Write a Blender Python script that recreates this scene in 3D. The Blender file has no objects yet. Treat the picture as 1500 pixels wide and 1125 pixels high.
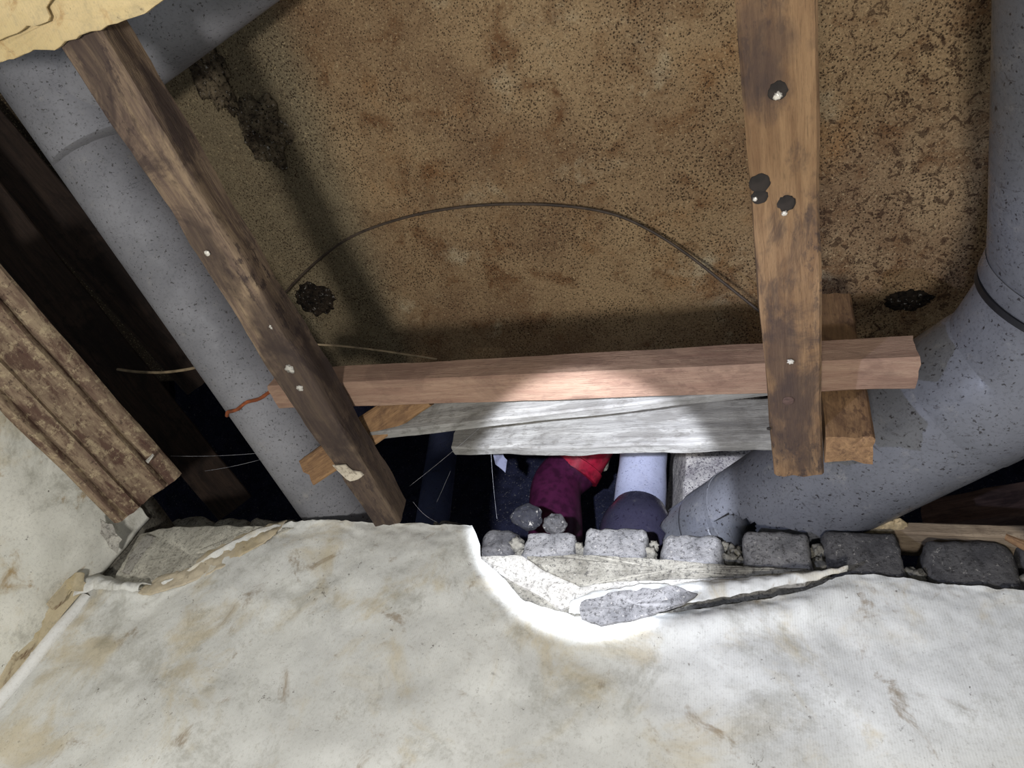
import bpy, math, random
from mathutils import Vector, Matrix, noise
random.seed(7)
S = bpy.context.scene
COL = S.collection

# ------------------------------------------------------------------ camera
Zc = Vector((301, 800, -1000)).normalized()           # world up seen from the camera
Xc = Vector((3000, 120, 1000)); Xc = (Xc - Zc * Xc.dot(Zc)).normalized()
Yc = Zc.cross(Xc)
CAM = Vector((0, 0, 1.6))
R = Matrix((Xc, Yc, Zc))                               # camera space -> world space
cd = bpy.data.cameras.new('camera'); cam = bpy.data.objects.new('camera', cd); COL.objects.link(cam)
cd.sensor_width = 36; cd.lens = 24; cd.clip_start = 0.01
cam.matrix_world = Matrix.Translation(CAM) @ R.to_4x4()
S.camera = cam

def ray(px, py): return R @ Vector(((px - 750) / 1000, (562.5 - py) / 1000, -1))
def P(px, py, d): return CAM + ray(px, py) * d
def oX(px, py, x): r = ray(px, py); return CAM + r * (x / r.x)
def oY(px, py, y): r = ray(px, py); return CAM + r * (y / r.y)
def oZ(px, py, z): r = ray(px, py); return CAM + r * ((z - 1.6) / r.z)

# ------------------------------------------------------------------ light and exposure
S.view_settings.view_transform = 'Standard'; S.view_settings.look = 'None'
S.view_settings.gamma = 1; S.view_settings.use_curve_mapping = False
S.view_settings.exposure = 0.0
w = bpy.data.worlds.new('world'); S.world = w; w.use_nodes = True
w.node_tree.nodes['Background'].inputs[0].default_value = (0.88, 0.94, 1.0, 1)
w.node_tree.nodes['Background'].inputs[1].default_value = 0.42

def lamp(name, kind, loc, power, color, size, target=None, angle=None, blend=0):
    l = bpy.data.lights.new(name, kind); l.energy = power; l.color = color
    l.shadow_soft_size = size
    o = bpy.data.objects.new(name, l); COL.objects.link(o); o.location = loc
    if target is not None:
        o.rotation_euler = (Vector(target) - Vector(loc)).to_track_quat('-Z', 'Y').to_euler()
    if angle: l.spot_size = angle; l.spot_blend = blend
    return o
lamp('room_lamp', 'POINT', (-0.05, -0.10, 1.08), 44, (1.0, 0.97, 0.93), 0.05)
TORCH = Vector((-0.07, -0.02, 1.60)); AIM = oY(872, 736, 0.69)
lamp('torch_beam', 'SPOT', TORCH, 108, (0.82, 0.87, 1.0), 0.006, AIM, math.radians(22.5), 0.24)
lamp('added_pipe_light', 'SPOT', (-0.42, 0.10, 1.52), 15, (0.62, 0.70, 1.0), 0.008, oY(1330, 640, .62), math.radians(42), 0.6)  # added lamp without a known source, throws shadows onto the right pipe

# ------------------------------------------------------------------ helpers
def interp(pts, x):
    if x <= pts[0][0]: return pts[0][1]
    for a, b in zip(pts, pts[1:]):
        if x <= b[0]: return a[1] + (b[1] - a[1]) * (x - a[0]) / (b[0] - a[0])
    return pts[-1][1]
def n3(v, s=1.0, o=0): return noise.noise(Vector((v[0] * s + o, v[1] * s + 1.7 * o, v[2] * s - o)))
def fr(v, s=1.0, o=0, octv=4): return noise.fractal(Vector((v[0] * s + o, v[1] * s + 1.7 * o, v[2] * s - o)), 0.9, 2.1, octv)

def tag(o, label=None, cat=None, group=None, kind=None):
    if label: o['label'] = label
    if cat: o['category'] = cat
    if group: o['group'] = group
    if kind: o['kind'] = kind
    return o
def link_mesh(name, vs, fs, mat, parent=None, M=None, smooth=True):
    me = bpy.data.meshes.new(name); me.from_pydata([tuple(v) for v in vs], [], fs); me.validate()
    if mat: me.materials.append(mat)
    if smooth: me.polygons.foreach_set('use_smooth', [True] * len(me.polygons))
    o = bpy.data.objects.new(name, me); COL.objects.link(o)
    if parent:
        o.parent = parent
        if M is not None: o.matrix_world = M; o.matrix_local = parent.matrix_world.inverted() @ M
    elif M is not None: o.matrix_world = M
    return o
def mod_smooth(o, ang=35):
    me = o.data
    try: me.set_sharp_from_angle(angle=math.radians(ang))
    except Exception: pass
    return o
def frame(p0, p1, n):
    t = (p1 - p0).normalized(); n = (n - t * n.dot(t)).normalized(); b = n.cross(t)
    M = Matrix((( t.x, b.x, n.x, p0.x), (t.y, b.y, n.y, p0.y), (t.z, b.z, n.z, p0.z), (0, 0, 0, 1)))
    return M
def timber(name, p0, p1, w, h, n, mat, parent=None, seed=0, rough=.0012, step=.012, w1=None, profile=None, taper=1, lean=0, jag=.004):
    """sawn timber from p0 to p1 (centres of the face that looks along n); w across, h deep. lean skews the far end cut."""
    M = frame(p0, p1, n); L = (p1 - p0).length
    w1 = w if w1 is None else w1
    if profile is None:
        c = .0022; k = 5
        pr = [(-.5 + i / k, 0) for i in range(k + 1)]
        pr[0] = (-.5 + c / w, 0); pr[-1] = (.5 - c / w, 0)
        pr += [(.5, -c / h)] + [(.5, -i / k) for i in range(1, k)] + [(.5, -1)]
        pr += [(.5 - i / k, -1) for i in range(1, k + 1)] + [(-.5, -i / k) for i in range(k - 1, 0, -1)] + [(-.5, -c / h)]
    else: pr = profile
    N = max(2, int(L / step)); m = len(pr); vs = []; fs = []
    for i in range(N + 1):
        s = i / N; ww = w + (w1 - w) * s; hh = h * (1 + (taper - 1) * s)
        for (a, b) in pr:
            y = a * ww; z = b * hh; x = s * L + lean * a * ww * (s > .5) * min(1, (s - .5) * 2)
            if i in (0, N): x += n3((y, z, seed), 90, seed) * jag * (1 if i else -1)
            d = fr((x * .35, y, z), 42, seed) * rough + n3((x, y * .4, z), 9, seed + 5) * rough * 1.1
            cy, cz = y, z + hh / 2; l = math.hypot(cy, cz) or 1
            vs.append((x, y + cy / l * d, z + cz / l * d))
    for i in range(N):
        for j in range(m):
            a = i * m + j; b = i * m + (j + 1) % m
            fs.append((a, a + m, b + m, b))
    for i, flip in ((0, 1), (N, 0)):
        ring = [i * m + j for j in range(m)]
        cx = sum(vs[q][0] for q in ring) / m; cyy = sum(vs[q][1] for q in ring) / m; czz = sum(vs[q][2] for q in ring) / m
        mid = []
        for q in ring:
            v = vs[q]; mid.append(len(vs)); vs.append((cx + (v[0] - cx) * .6 + n3(v, 120, seed) * .0015, cyy + (v[1] - cyy) * .55, czz + (v[2] - czz) * .55))
        c = len(vs); vs.append((cx, cyy, czz))
        for j in range(m):
            j2 = (j + 1) % m
            f1 = (ring[j], ring[j2], mid[j2], mid[j]); f2 = (mid[j], mid[j2], c)
            fs.append(f1 if flip else f1[::-1]); fs.append(f2 if flip else f2[::-1])
    o = link_mesh(name, vs, fs, mat, parent, M); mod_smooth(o, 40)
    return o
def tube(name, pts, rad, mat, parent=None, seg=44, cap=True, rough=0, wall=0, cyc=False):
    """tube through world points; rad is a number or one radius for each point"""
    pts = [Vector(p) for p in pts]; o0 = pts[0].copy(); q = [p - o0 for p in pts]; n = len(q)
    rr = rad if isinstance(rad, (list, tuple)) else [rad] * n
    T = []
    for i in range(n):
        a = q[max(0, i - 1)]; b = q[min(n - 1, i + 1)]
        if cyc: a = q[i - 1]; b = q[(i + 1) % n]
        T.append((b - a).normalized())
    u = T[0].orthogonal().normalized(); vs = []; fs = []
    for i in range(n):
        u = (u - T[i] * u.dot(T[i])).normalized(); v = T[i].cross(u)
        for j in range(seg):
            a = 2 * math.pi * j / seg
            r = rr[i] + (n3((a * 2, i * .7, 0), 1) * rough if rough else 0)
            vs.append(q[i] + (u * math.cos(a) + v * math.sin(a)) * r)
    loops = n if cyc else n - 1
    for i in range(loops):
        for j in range(seg):
            a = i * seg + j; b = i * seg + (j + 1) % seg; i2 = ((i + 1) % n) * seg
            fs.append((a, b, i2 + (j + 1) % seg, i2 + j))
    if cap and not cyc:
        fs.append(tuple(range(seg))[::-1]); fs.append(tuple((n - 1) * seg + j for j in range(seg)))
    o = link_mesh(name, vs, fs, mat, parent, Matrix.Translation(o0)); mod_smooth(o, 45)
    return o
def catmull(pts, k=10):
    pts = [Vector(p) for p in pts]; out = []
    for i in range(len(pts) - 1):
        a = pts[max(0, i - 1)]; b = pts[i]; c = pts[i + 1]; d = pts[min(len(pts) - 1, i + 2)]
        for s in range(k):
            t = s / k
            out.append(.5 * ((2 * b) + (c - a) * t + (2 * a - 5 * b + 4 * c - d) * t * t + (3 * b - a - 3 * c + d) * t ** 3))
    out.append(pts[-1]); return out
def lump(name, c, r, mat, parent=None, seed=0, amp=.25, freq=2.2, sub=4, M=None):
    import bmesh
    bm = bmesh.new(); bmesh.ops.create_icosphere(bm, subdivisions=sub, radius=1)
    for v in bm.verts:
        d = 1 + amp * fr(v.co, freq, seed)
        v.co = Vector((v.co.x * r[0], v.co.y * r[1], v.co.z * r[2])) * d
    me = bpy.data.meshes.new(name); bm.to_mesh(me); bm.free(); me.materials.append(mat)
    me.polygons.foreach_set('use_smooth', [True] * len(me.polygons))
    o = bpy.data.objects.new(name, me); COL.objects.link(o)
    MM = Matrix.Translation(Vector(c)) @ (M.to_4x4() if M else Matrix())
    if parent: o.parent = parent; o.matrix_local = parent.matrix_world.inverted() @ MM
    else: o.matrix_world = MM
    return o
def block(name, cen, size, mat, parent=None, seed=0, rnd=.006, amp=.0024, k=9, rot=0, chip=.0):
    """rough block with rounded, chipped edges"""
    vs = []; idx = {}; fs = []
    hx, hy, hz = size[0] / 2, size[1] / 2, size[2] / 2
    def put(a, b, c):
        key = (a, b, c)
        if key in idx: return idx[key]
        p = Vector(((a / k * 2 - 1) * hx, (b / k * 2 - 1) * hy, (c / k * 2 - 1) * hz))
        q = Vector((max(-hx + rnd, min(hx - rnd, p.x)), max(-hy + rnd, min(hy - rnd, p.y)), max(-hz + rnd, min(hz - rnd, p.z))))
        d = p - q
        if d.length > 1e-9: d.normalize(); p = q + d * rnd
        dirn = d if d.length > 1e-9 else p.normalized()
        wv = fr(p, 75, seed, 3) * amp + fr(p, 22, seed + 9, 2) * (amp * .9 + chip)
        p = p + dirn * wv
        idx[key] = len(vs); vs.append(p); return idx[key]
    for i in range(k):
        for j in range(k):
            fs.append((put(i, j, 0), put(i, j + 1, 0), put(i + 1, j + 1, 0), put(i + 1, j, 0)))
            fs.append((put(i, j, k), put(i + 1, j, k), put(i + 1, j + 1, k), put(i, j + 1, k)))
            fs.append((put(i, 0, j), put(i + 1, 0, j), put(i + 1, 0, j + 1), put(i, 0, j + 1)))
            fs.append((put(i, k, j), put(i, k, j + 1), put(i + 1, k, j + 1), put(i + 1, k, j)))
            fs.append((put(0, i, j), put(0, i, j + 1), put(0, i + 1, j + 1), put(0, i + 1, j)))
            fs.append((put(k, i, j), put(k, i + 1, j), put(k, i + 1, j + 1), put(k, i, j + 1)))
    return link_mesh(name, vs, fs, mat, parent, Matrix.Translation(Vector(cen)) @ Matrix.Rotation(rot, 4, 'Z'))
def sheet(name, xs, zt, zb, off, mat, parent=None, y0=.69, thick=.0012, rows=70, axis='Y', pw=1.8):
    """hanging sheet: top edge zt(x), bottom edge zb(x), off(x, z, v) comes out towards the room"""
    vs = []; fs = []; n = len(xs); org = Vector((xs[0], y0, zb(xs[0])))
    for i, x in enumerate(xs):
        for j in range(rows + 1):
            v = (j / rows) ** pw; a = zt(x); b = zb(x); z = a + (b - a) * v
            vs.append(Vector((x, y0 - off(x, z, v), z)) - org)
    for i in range(n - 1):
        for j in range(rows):
            a = i * (rows + 1) + j; fs.append((a, a + 1, a + rows + 2, a + rows + 1))
    o = link_mesh(name, vs, fs, mat, parent, Matrix.Translation(org))
    m = o.modifiers.new('thickness', 'SOLIDIFY'); m.thickness = thick; m.offset = 0
    return o
def plate(name, pts, thick, nrm, mat, parent=None, seed=0, jag=.0015, amp=.001, step=.006, smooth=False):
    """flat piece with a ragged outline through world points, thickness along -nrm"""
    c = sum(pts, Vector()) / len(pts); nrm = nrm.normalized()
    out = []
    for i, p in enumerate(pts):
        q = pts[(i + 1) % len(pts)]; k = max(1, int((q - p).length / step))
        for s in range(k):
            v = p.lerp(q, s / k); d = (v - c).normalized()
            out.append(v + d * fr(v, 95, seed, 3) * jag)
    m = len(out); vs = []; fs = []
    rings = (1, .96, .75, .45, .2)
    for r in rings:
        for p in out:
            v = c + (p - c) * r; vs.append(v - c + nrm * (fr(v, 60, seed) * amp - (.0006 if r == 1 else 0)))
    vs.append(nrm * 0)
    for k in range(len(rings) - 1):
        for j in range(m):
            a = k * m + j; b = k * m + (j + 1) % m; fs.append((a, b, b + m, a + m))
    t = len(vs) - 1; k = (len(rings) - 1) * m
    for j in range(m): fs.append((k + j, k + (j + 1) % m, t))
    b0 = len(vs)
    for j in range(m): vs.append(out[j] - c - nrm * thick)
    for j in range(m): fs.append((j, b0 + j, b0 + (j + 1) % m, (j + 1) % m))
    fs.append(tuple(b0 + j for j in range(m)))
    o = link_mesh(name, vs, fs, mat, parent, Matrix.Translation(c)); mod_smooth(o, 40)
    return o
def box(name, lo, hi, mat, parent=None, kind='structure'):
    lo = Vector(lo); hi = Vector(hi); c = (lo + hi) / 2; h = (hi - lo) / 2
    vs = [(sx * h.x, sy * h.y, sz * h.z) for sx in (-1, 1) for sy in (-1, 1) for sz in (-1, 1)]
    fs = [(0, 1, 3, 2), (4, 6, 7, 5), (0, 4, 5, 1), (2, 3, 7, 6), (0, 2, 6, 4), (1, 5, 7, 3)]
    o = link_mesh(name, vs, fs, mat, parent, Matrix.Translation(c), smooth=False)
    if kind: o['kind'] = kind
    return o

# ------------------------------------------------------------------ materials
def srgb(r, g, b):
    f = lambda c: (c / 255) / 12.92 if c / 255 <= .04045 else ((c / 255 + .055) / 1.055) ** 2.4
    return (f(r), f(g), f(b), 1)
class NB:
    def __init__(s, name, rough=.8, spec=.3):
        s.m = bpy.data.materials.new(name); s.m.use_nodes = True; s.t = s.m.node_tree; s.n = s.t.nodes; s.l = s.t.links
        s.b = s.n['Principled BSDF']; s.b.inputs['Roughness'].default_value = rough
        s.b.inputs['Specular IOR Level'].default_value = spec
        s.tc = s.n.new('ShaderNodeTexCoord'); s.co = s.tc.outputs['Object']; s.bumps = None
    def map(s, scale=(1, 1, 1), rot=(0, 0, 0), loc=(0, 0, 0)):
        m = s.n.new('ShaderNodeMapping'); m.inputs['Scale'].default_value = scale; m.inputs['Rotation'].default_value = rot; m.inputs['Location'].default_value = loc
        s.l.new(s.co, m.inputs['Vector']); return m.outputs[0]
    def noise(s, scale, detail=5, rough=.6, vec=None, dist=0):
        n = s.n.new('ShaderNodeTexNoise'); n.inputs['Scale'].default_value = scale; n.inputs['Detail'].default_value = detail
        n.inputs['Roughness'].default_value = rough; n.inputs['Distortion'].default_value = dist
        s.l.new(vec or s.co, n.inputs['Vector']); return n.outputs['Fac']
    def vor(s, scale, vec=None, rnd=1):
        n = s.n.new('ShaderNodeTexVoronoi'); n.inputs['Scale'].default_value = scale; n.inputs['Randomness'].default_value = rnd
        s.l.new(vec or s.co, n.inputs['Vector']); return n.outputs['Distance']
    def ramp(s, fac, a, b, va=0, vb=1):
        r = s.n.new('ShaderNodeMapRange'); r.interpolation_type = 'SMOOTHSTEP'
        r.inputs['From Min'].default_value = a; r.inputs['From Max'].default_value = b
        r.inputs['To Min'].default_value = va; r.inputs['To Max'].default_value = vb
        s.l.new(fac, r.inputs['Value']); return r.outputs['Result']
    def math(s, op, a, b):
        m = s.n.new('ShaderNodeMath'); m.operation = op
        for i, v in enumerate((a, b)):
            if isinstance(v, (int, float)): m.inputs[i].default_value = v
            else: s.l.new(v, m.inputs[i])
        return m.outputs[0]
    def mix(s, fac, a, b):
        m = s.n.new('ShaderNodeMix'); m.data_type = 'RGBA'
        if isinstance(fac, (int, float)): m.inputs[0].default_value = fac
        else: s.l.new(fac, m.inputs[0])
        for i, v in ((6, a), (7, b)):
            if isinstance(v, tuple): m.inputs[i].default_value = v
            else: s.l.new(v, m.inputs[i])
        return m.outputs[2]
    def sep(s):
        n = s.n.new('ShaderNodeSeparateXYZ'); s.l.new(s.co, n.inputs[0]); return n.outputs
    def bump(s, h, strength=.4, dist=.002):
        b = s.n.new('ShaderNodeBump'); b.inputs['Strength'].default_value = strength; b.inputs['Distance'].default_value = dist
        s.l.new(h, b.inputs['Height'])
        if s.bumps: s.l.new(s.bumps, b.inputs['Normal'])
        s.bumps = b.outputs[0]
    def done(s, col):
        if isinstance(col, tuple): s.b.inputs['Base Color'].default_value = col
        else: s.l.new(col, s.b.inputs['Base Color'])
        if s.bumps: s.l.new(s.bumps, s.b.inputs['Normal'])
        return s.m

def mat_slab():
    q = NB('stained_concrete_slab', .93, .15); X, Y, Zz = q.sep()
    big = q.noise(4.5, 6, .62); mid = q.noise(19, 6, .65, dist=.4)
    c = q.mix(q.ramp(big, .34, .66), srgb(124, 99, 74), srgb(158, 133, 100))
    c = q.mix(q.ramp(mid, .47, .72), c, srgb(112, 82, 56))
    orange = q.ramp(q.noise(7.5, 4, .6, q.map(loc=(3, 1, 0))), .52, .74)
    c = q.mix(q.math('MULTIPLY', orange, .6), c, srgb(144, 106, 68))
    pale = q.ramp(q.noise(9, 6, .7, q.map(loc=(1, 7, 2))), .56, .74)
    c = q.mix(q.math('MULTIPLY', pale, .7), c, srgb(186, 172, 142))
    # greenish damp zone to the left
    left = q.math('MULTIPLY', q.ramp(X, -.56, -.64), .72)
    c = q.mix(left, c, srgb(112, 106, 86))
    far = q.math('MULTIPLY', q.ramp(X, -.86, -1.0), .85)  # far left darkened in the colour to stand for the shade there
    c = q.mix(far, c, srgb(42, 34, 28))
    # pores
    v = q.vor(250); dens = q.ramp(q.noise(11, 5, .6, q.map(loc=(5, 2, 1))), .3, .7, .20, .36)
    pore = q.math('LESS_THAN', v, dens)
    c = q.mix(q.math('MULTIPLY', pore, .8), c, srgb(40, 28, 20))
    gr = q.noise(330, 4, .8)
    c = q.mix(q.math('MULTIPLY', q.ramp(gr, .50, .60), .55), c, srgb(58, 42, 30))
    c = q.mix(q.math('MULTIPLY', q.ramp(q.noise(300, 3, .7, q.map(loc=(2, 5, 1))), .58, .68), .55), c, srgb(198, 176, 136))
    v2 = q.noise(62, 6, .72, dist=1.2); right = q.ramp(X, -.1, .2, .635, .545)
    blot = q.ramp(q.math('SUBTRACT', v2, right), 0, .035)
    c = q.mix(q.math('MULTIPLY', blot, .72), c, srgb(54, 36, 26))
    q.bump(q.noise(60, 6, .7), .5, .003); q.bump(v, .5, .002); q.bump(gr, .5, .0015)
    return q.done(c)
def mat_pvc(name, base=(128, 131, 138), spec=(70, 68, 68), rough=.42, tint=None):
    q = NB(name, rough, .45)
    c = q.mix(q.ramp(q.noise(9, 5, .6), .35, .7), srgb(*base), srgb(*[int(v * .86) for v in base]))
    dust = q.ramp(q.noise(30, 8, .75), .55, .8)
    c = q.mix(q.math('MULTIPLY', dust, .5), c, srgb(150, 146, 138))
    v = q.noise(230, 3, .55); c = q.mix(q.ramp(v, .625, .67), c, srgb(*spec))
    c = q.mix(q.math('MULTIPLY', q.ramp(q.noise(300, 3, .6), .52, .66), .3), c, srgb(*spec))
    s = q.ramp(q.noise(26, 4, .8, q.map((1, 3.5, 1), (0, .4, .8)), 2.0), .635, .665)
    c = q.mix(q.math('MULTIPLY', s, .75), c, srgb(60, 58, 60))
    q.l.new(q.ramp(q.noise(40, 5, .7), .3, .7, rough - .12, rough + .25), q.b.inputs['Roughness'])
    q.bump(q.noise(55, 4, .6), .12, .0015)
    return q.done(c)
def mat_wood(name, a, b, dark, darkamt=.5, scale=1, grain=.5, off=0):
    q = NB(name, .85, .2); vec = q.map((2.2, 26, 26), loc=(off, off * 2, off))
    g = q.noise(5 * scale, 8, .68, vec, .5); fine = q.noise(26 * scale, 5, .7, vec, .3)
    c = q.mix(q.ramp(g, .3, .68), srgb(*a), srgb(*b))
    c = q.mix(q.math('MULTIPLY', q.ramp(fine, .52, .72), grain), c, srgb(*[int(v * .55) for v in a]))
    st = q.ramp(q.noise(13, 6, .7, q.map((.55, 1, 1), loc=(off * 3, 0, 1)), .8), .47, .60)
    c = q.mix(q.math('MULTIPLY', st, darkamt), c, srgb(*dark))
    sp = q.noise(120, 5, .75, q.map((.5, 1, 1), loc=(off, 3, off)))
    pm = q.ramp(q.noise(9, 4, .6, q.map((.6, 1, 1), loc=(off, 1, 5))), .42, .62)
    c = q.mix(q.math('MULTIPLY', q.math('MULTIPLY', q.ramp(sp, .52, .6), pm), min(1, darkamt * 1.1)), c, srgb(*dark))
    q.bump(fine, .6, .002); q.bump(g, .4, .002); q.bump(sp, .35, .0015)
    return q.done(c)
def add_stains(m, spots, col):
    t = m.node_tree; bs = t.nodes['Principled BSDF']; src = bs.inputs['Base Color'].links[0].from_socket
    tc = t.nodes.new('ShaderNodeTexCoord'); nz = t.nodes.new('ShaderNodeTexNoise'); nz.inputs['Scale'].default_value = 70; nz.inputs['Detail'].default_value = 6
    t.links.new(tc.outputs['Object'], nz.inputs['Vector'])
    for (x, y, rx, ry, amt) in spots:
        mp = t.nodes.new('ShaderNodeMapping'); mp.inputs['Location'].default_value = (-x / rx, -y / ry, 0); mp.inputs['Scale'].default_value = (1 / rx, 1 / ry, 0)
        t.links.new(tc.outputs['Object'], mp.inputs['Vector'])
        ln = t.nodes.new('ShaderNodeVectorMath'); ln.operation = 'LENGTH'; t.links.new(mp.outputs[0], ln.inputs[0])
        ad = t.nodes.new('ShaderNodeMath'); ad.operation = 'ADD'; t.links.new(ln.outputs['Value'], ad.inputs[0]); t.links.new(nz.outputs['Fac'], ad.inputs[1])
        mr = t.nodes.new('ShaderNodeMapRange'); mr.inputs['From Min'].default_value = 1.75; mr.inputs['From Max'].default_value = 1.25; mr.inputs['To Max'].default_value = amt
        t.links.new(ad.outputs[0], mr.inputs['Value'])
        mx = t.nodes.new('ShaderNodeMix'); mx.data_type = 'RGBA'; t.links.new(mr.outputs[0], mx.inputs[0]); t.links.new(src, mx.inputs[6]); mx.inputs[7].default_value = col
        src = mx.outputs[2]
    t.links.new(src, bs.inputs['Base Color'])
def mat_concrete(name, a, b, dark=(48, 46, 46), k=.5, bump=.7):
    q = NB(name, .95, .12)
    c = q.mix(q.ramp(q.noise(22, 6, .7), .36, .66), srgb(*a), srgb(*b))
    c = q.mix(q.math('MULTIPLY', q.ramp(q.noise(200, 5, .8), .52, .60), min(1, k * 1.4)), c, srgb(*dark))
    c = q.mix(q.math('MULTIPLY', q.ramp(q.noise(70, 5, .7, q.map(loc=(1, 4, 2))), .54, .66), k * .8), c, srgb(*dark))
    c = q.mix(q.math('MULTIPLY', q.ramp(q.noise(160, 4, .7, q.map(loc=(2, 2, 2))), .60, .7), k), c, srgb(196, 190, 180))
    q.bump(q.noise(190, 6, .75), bump, .003)
    return q.done(c)
def mat_paper(name, base=(226, 226, 220), stain=(128, 102, 62), seed=0, amount=.8):
    q = NB(name, .8, .25)
    c = q.mix(q.ramp(q.noise(5, 5, .6, q.map(loc=(seed, 0, 0))), .35, .7), srgb(*base), srgb(*[int(v * .9) for v in base]))
    y = q.ramp(q.noise(9, 6, .65, q.map(loc=(seed + 3, 1, 4)), .6), .49, .68)
    c = q.mix(q.math('MULTIPLY', y, .65 * amount), c, srgb(186, 166, 118))
    s = q.ramp(q.noise(17, 7, .7, q.map(loc=(seed + 9, 5, 2)), .7), .57, .70)
    c = q.mix(q.math('MULTIPLY', s, .8 * amount), c, srgb(*stain))
    g = q.ramp(q.noise(8, 9, .8, q.map(loc=(seed + 2, 2, 2)), .3), .50, .64)
    c = q.mix(q.math('MULTIPLY', g, .45 * amount), c, srgb(120, 116, 98))
    d = q.math('MULTIPLY', q.ramp(q.noise(150, 4, .7), .63, .69), q.ramp(q.noise(12, 5, .7, q.map(loc=(7, seed, 2))), .46, .64))
    c = q.mix(q.math('MULTIPLY', d, .85), c, srgb(62, 46, 34))
    d2 = q.math('MULTIPLY', q.ramp(q.noise(55, 6, .8, q.map(loc=(3, seed, 8)), 1.5), .635, .665), q.ramp(q.noise(6, 4, .6, q.map(loc=(9, seed, 2))), .48, .6))
    c = q.mix(q.math('MULTIPLY', d2, .8), c, srgb(74, 56, 42))
    c = q.mix(q.math('MULTIPLY', q.ramp(q.noise(240, 4, .8), .5, .66), .22), c, srgb(130, 124, 110))
    X, Y, Zz = q.sep()
    rib = q.math('SINE', q.math('MULTIPLY', X, 2400), 0)
    q.bump(rib, .10, .0006); q.bump(q.noise(36, 6, .7), .3, .003)
    return q.done(c)
M = {}
M['slab'] = mat_slab()
M['dark_void'] = mat_concrete('unlit_cement_render', (52, 54, 76), (36, 38, 56), (18, 18, 24), .4)  # darkness and navy cast of the void put into the colour
M['pvc'] = mat_pvc('grey_plastic_pipe', (124, 124, 128), rough=.68)
M['pvc_right'] = mat_pvc('scuffed_grey_plastic_pipe', (98, 99, 104), (46, 44, 46), .34)
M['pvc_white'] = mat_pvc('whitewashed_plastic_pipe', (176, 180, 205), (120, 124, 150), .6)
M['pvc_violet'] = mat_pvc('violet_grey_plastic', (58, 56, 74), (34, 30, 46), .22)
M['wood_right'] = mat_wood('honey_brown_batten_wood', (140, 112, 82), (112, 86, 62), (62, 52, 48), .72, 1, .55, 1.3)
M['wood_left'] = mat_wood('weathered_grey_brown_batten_wood', (142, 122, 98), (98, 82, 72), (58, 48, 46), .8, 1, .6, 4.1)
M['wood_beam'] = mat_wood('reddish_sawn_beam_wood', (154, 128, 108), (134, 106, 90), (96, 74, 64), .35, 1, .35, 2.2)
M['wood_stub'] = mat_wood('ochre_sawn_wood', (150, 118, 84), (120, 92, 66), (74, 54, 44), .6, 1, .5, 6.0)
M['wood_grey'] = mat_wood('grey_plastered_plank_wood', (160, 158, 152), (126, 124, 120), (88, 84, 78), .45, .8, .4, 3.0)
M['wood_dark'] = mat_wood('shade_dark_plank_wood', (58, 46, 38), (40, 32, 28), (22, 18, 17), .6, 1, .5, 8.0)  # dark colour stands for the shade over the left wall
M['wood_umber'] = mat_wood('umber_plank_wood', (98, 78, 70), (70, 54, 50), (36, 28, 28), .6, 1, .5, 9.0)
M['brick'] = mat_concrete('grey_cement_brick', (136, 134, 132), (100, 99, 99))
M['brick_dark'] = mat_concrete('dark_cement_brick', (98, 96, 95), (66, 65, 66))  # darker tone of the cement brick
M['mortar'] = mat_concrete('weathered_mortar', (150, 146, 134), (112, 108, 98))
M['lump'] = mat_concrete('burnt_cement_lump', (126, 112, 90), (64, 54, 44), (20, 17, 15), .8, 1)
M['hole'] = mat_concrete('hole_shade_cement', (62, 52, 42), (28, 24, 20), (8, 7, 7), .8, 1)
M['paper'] = mat_paper('stained_white_wallpaper')
M['paper_left'] = mat_paper('stained_side_wallpaper', (242, 240, 228), (160, 130, 78), 4, 1.0)
M['paper_cream'] = mat_paper('yellowed_ceiling_paper', (206, 184, 138), (150, 112, 66), 7)
M['plaster'] = mat_concrete('torn_plaster', (188, 184, 174), (156, 152, 144), (96, 92, 86), .5, .7)
def simple(name, c, rough=.6, metal=0, spec=.4):
    q = NB(name, rough, spec); q.b.inputs['Metallic'].default_value = metal
    q.bump(q.noise(90, 4, .6), .2, .001)
    col = q.mix(q.ramp(q.noise(60, 5, .6), .4, .65), srgb(*c), srgb(*[int(v * .72) for v in c]))
    return q.done(col)
M['red'] = simple('red_lit_crimson', (134, 24, 44), .28)
M['maroon'] = simple('red_lit_maroon', (66, 22, 50), .4)
M['rust'] = simple('rusty_wire', (140, 74, 40), .9)
M['wire'] = simple('pale_brown_wire', (150, 132, 104), .6)
M['wire_dark'] = simple('dark_cable', (74, 62, 52), .6)
M['nail'] = simple('bright_nail', (214, 208, 196), .4, .3)
M['char'] = simple('black_knot', (44, 38, 34), .95)
M['web'] = simple('cobweb', (190, 190, 196), .7)
M['rubber'] = simple('black_seal', (24, 24, 27), .5)
M['foil'] = mat_concrete('crumpled_grey_mortar', (62, 62, 66), (40, 40, 44), (40, 40, 48), .6, 1)
def mat_molding():
    q = NB('rusty_painted_moulding', .8, .25); vec = q.map((1.2, 6, 6))
    c = q.mix(q.ramp(q.noise(10, 7, .7, vec), .36, .62), srgb(106, 86, 72), srgb(148, 130, 106))
    c = q.mix(q.math('MULTIPLY', q.ramp(q.noise(12, 6, .7, q.map((1, 3, 3), loc=(2, 3, 1))), .46, .6), .85), c, srgb(78, 54, 46))
    c = q.mix(q.math('MULTIPLY', q.ramp(q.noise(75, 6, .75), .52, .62), .6), c, srgb(178, 162, 130))
    c = q.mix(q.math('MULTIPLY', q.ramp(q.noise(160, 5, .75, q.map(loc=(4, 4, 4))), .55, .65), .7), c, srgb(60, 44, 38))
    q.bump(q.noise(70, 7, .75), .7, .003)
    return q.done(c)
M['molding'] = mat_molding()

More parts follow.
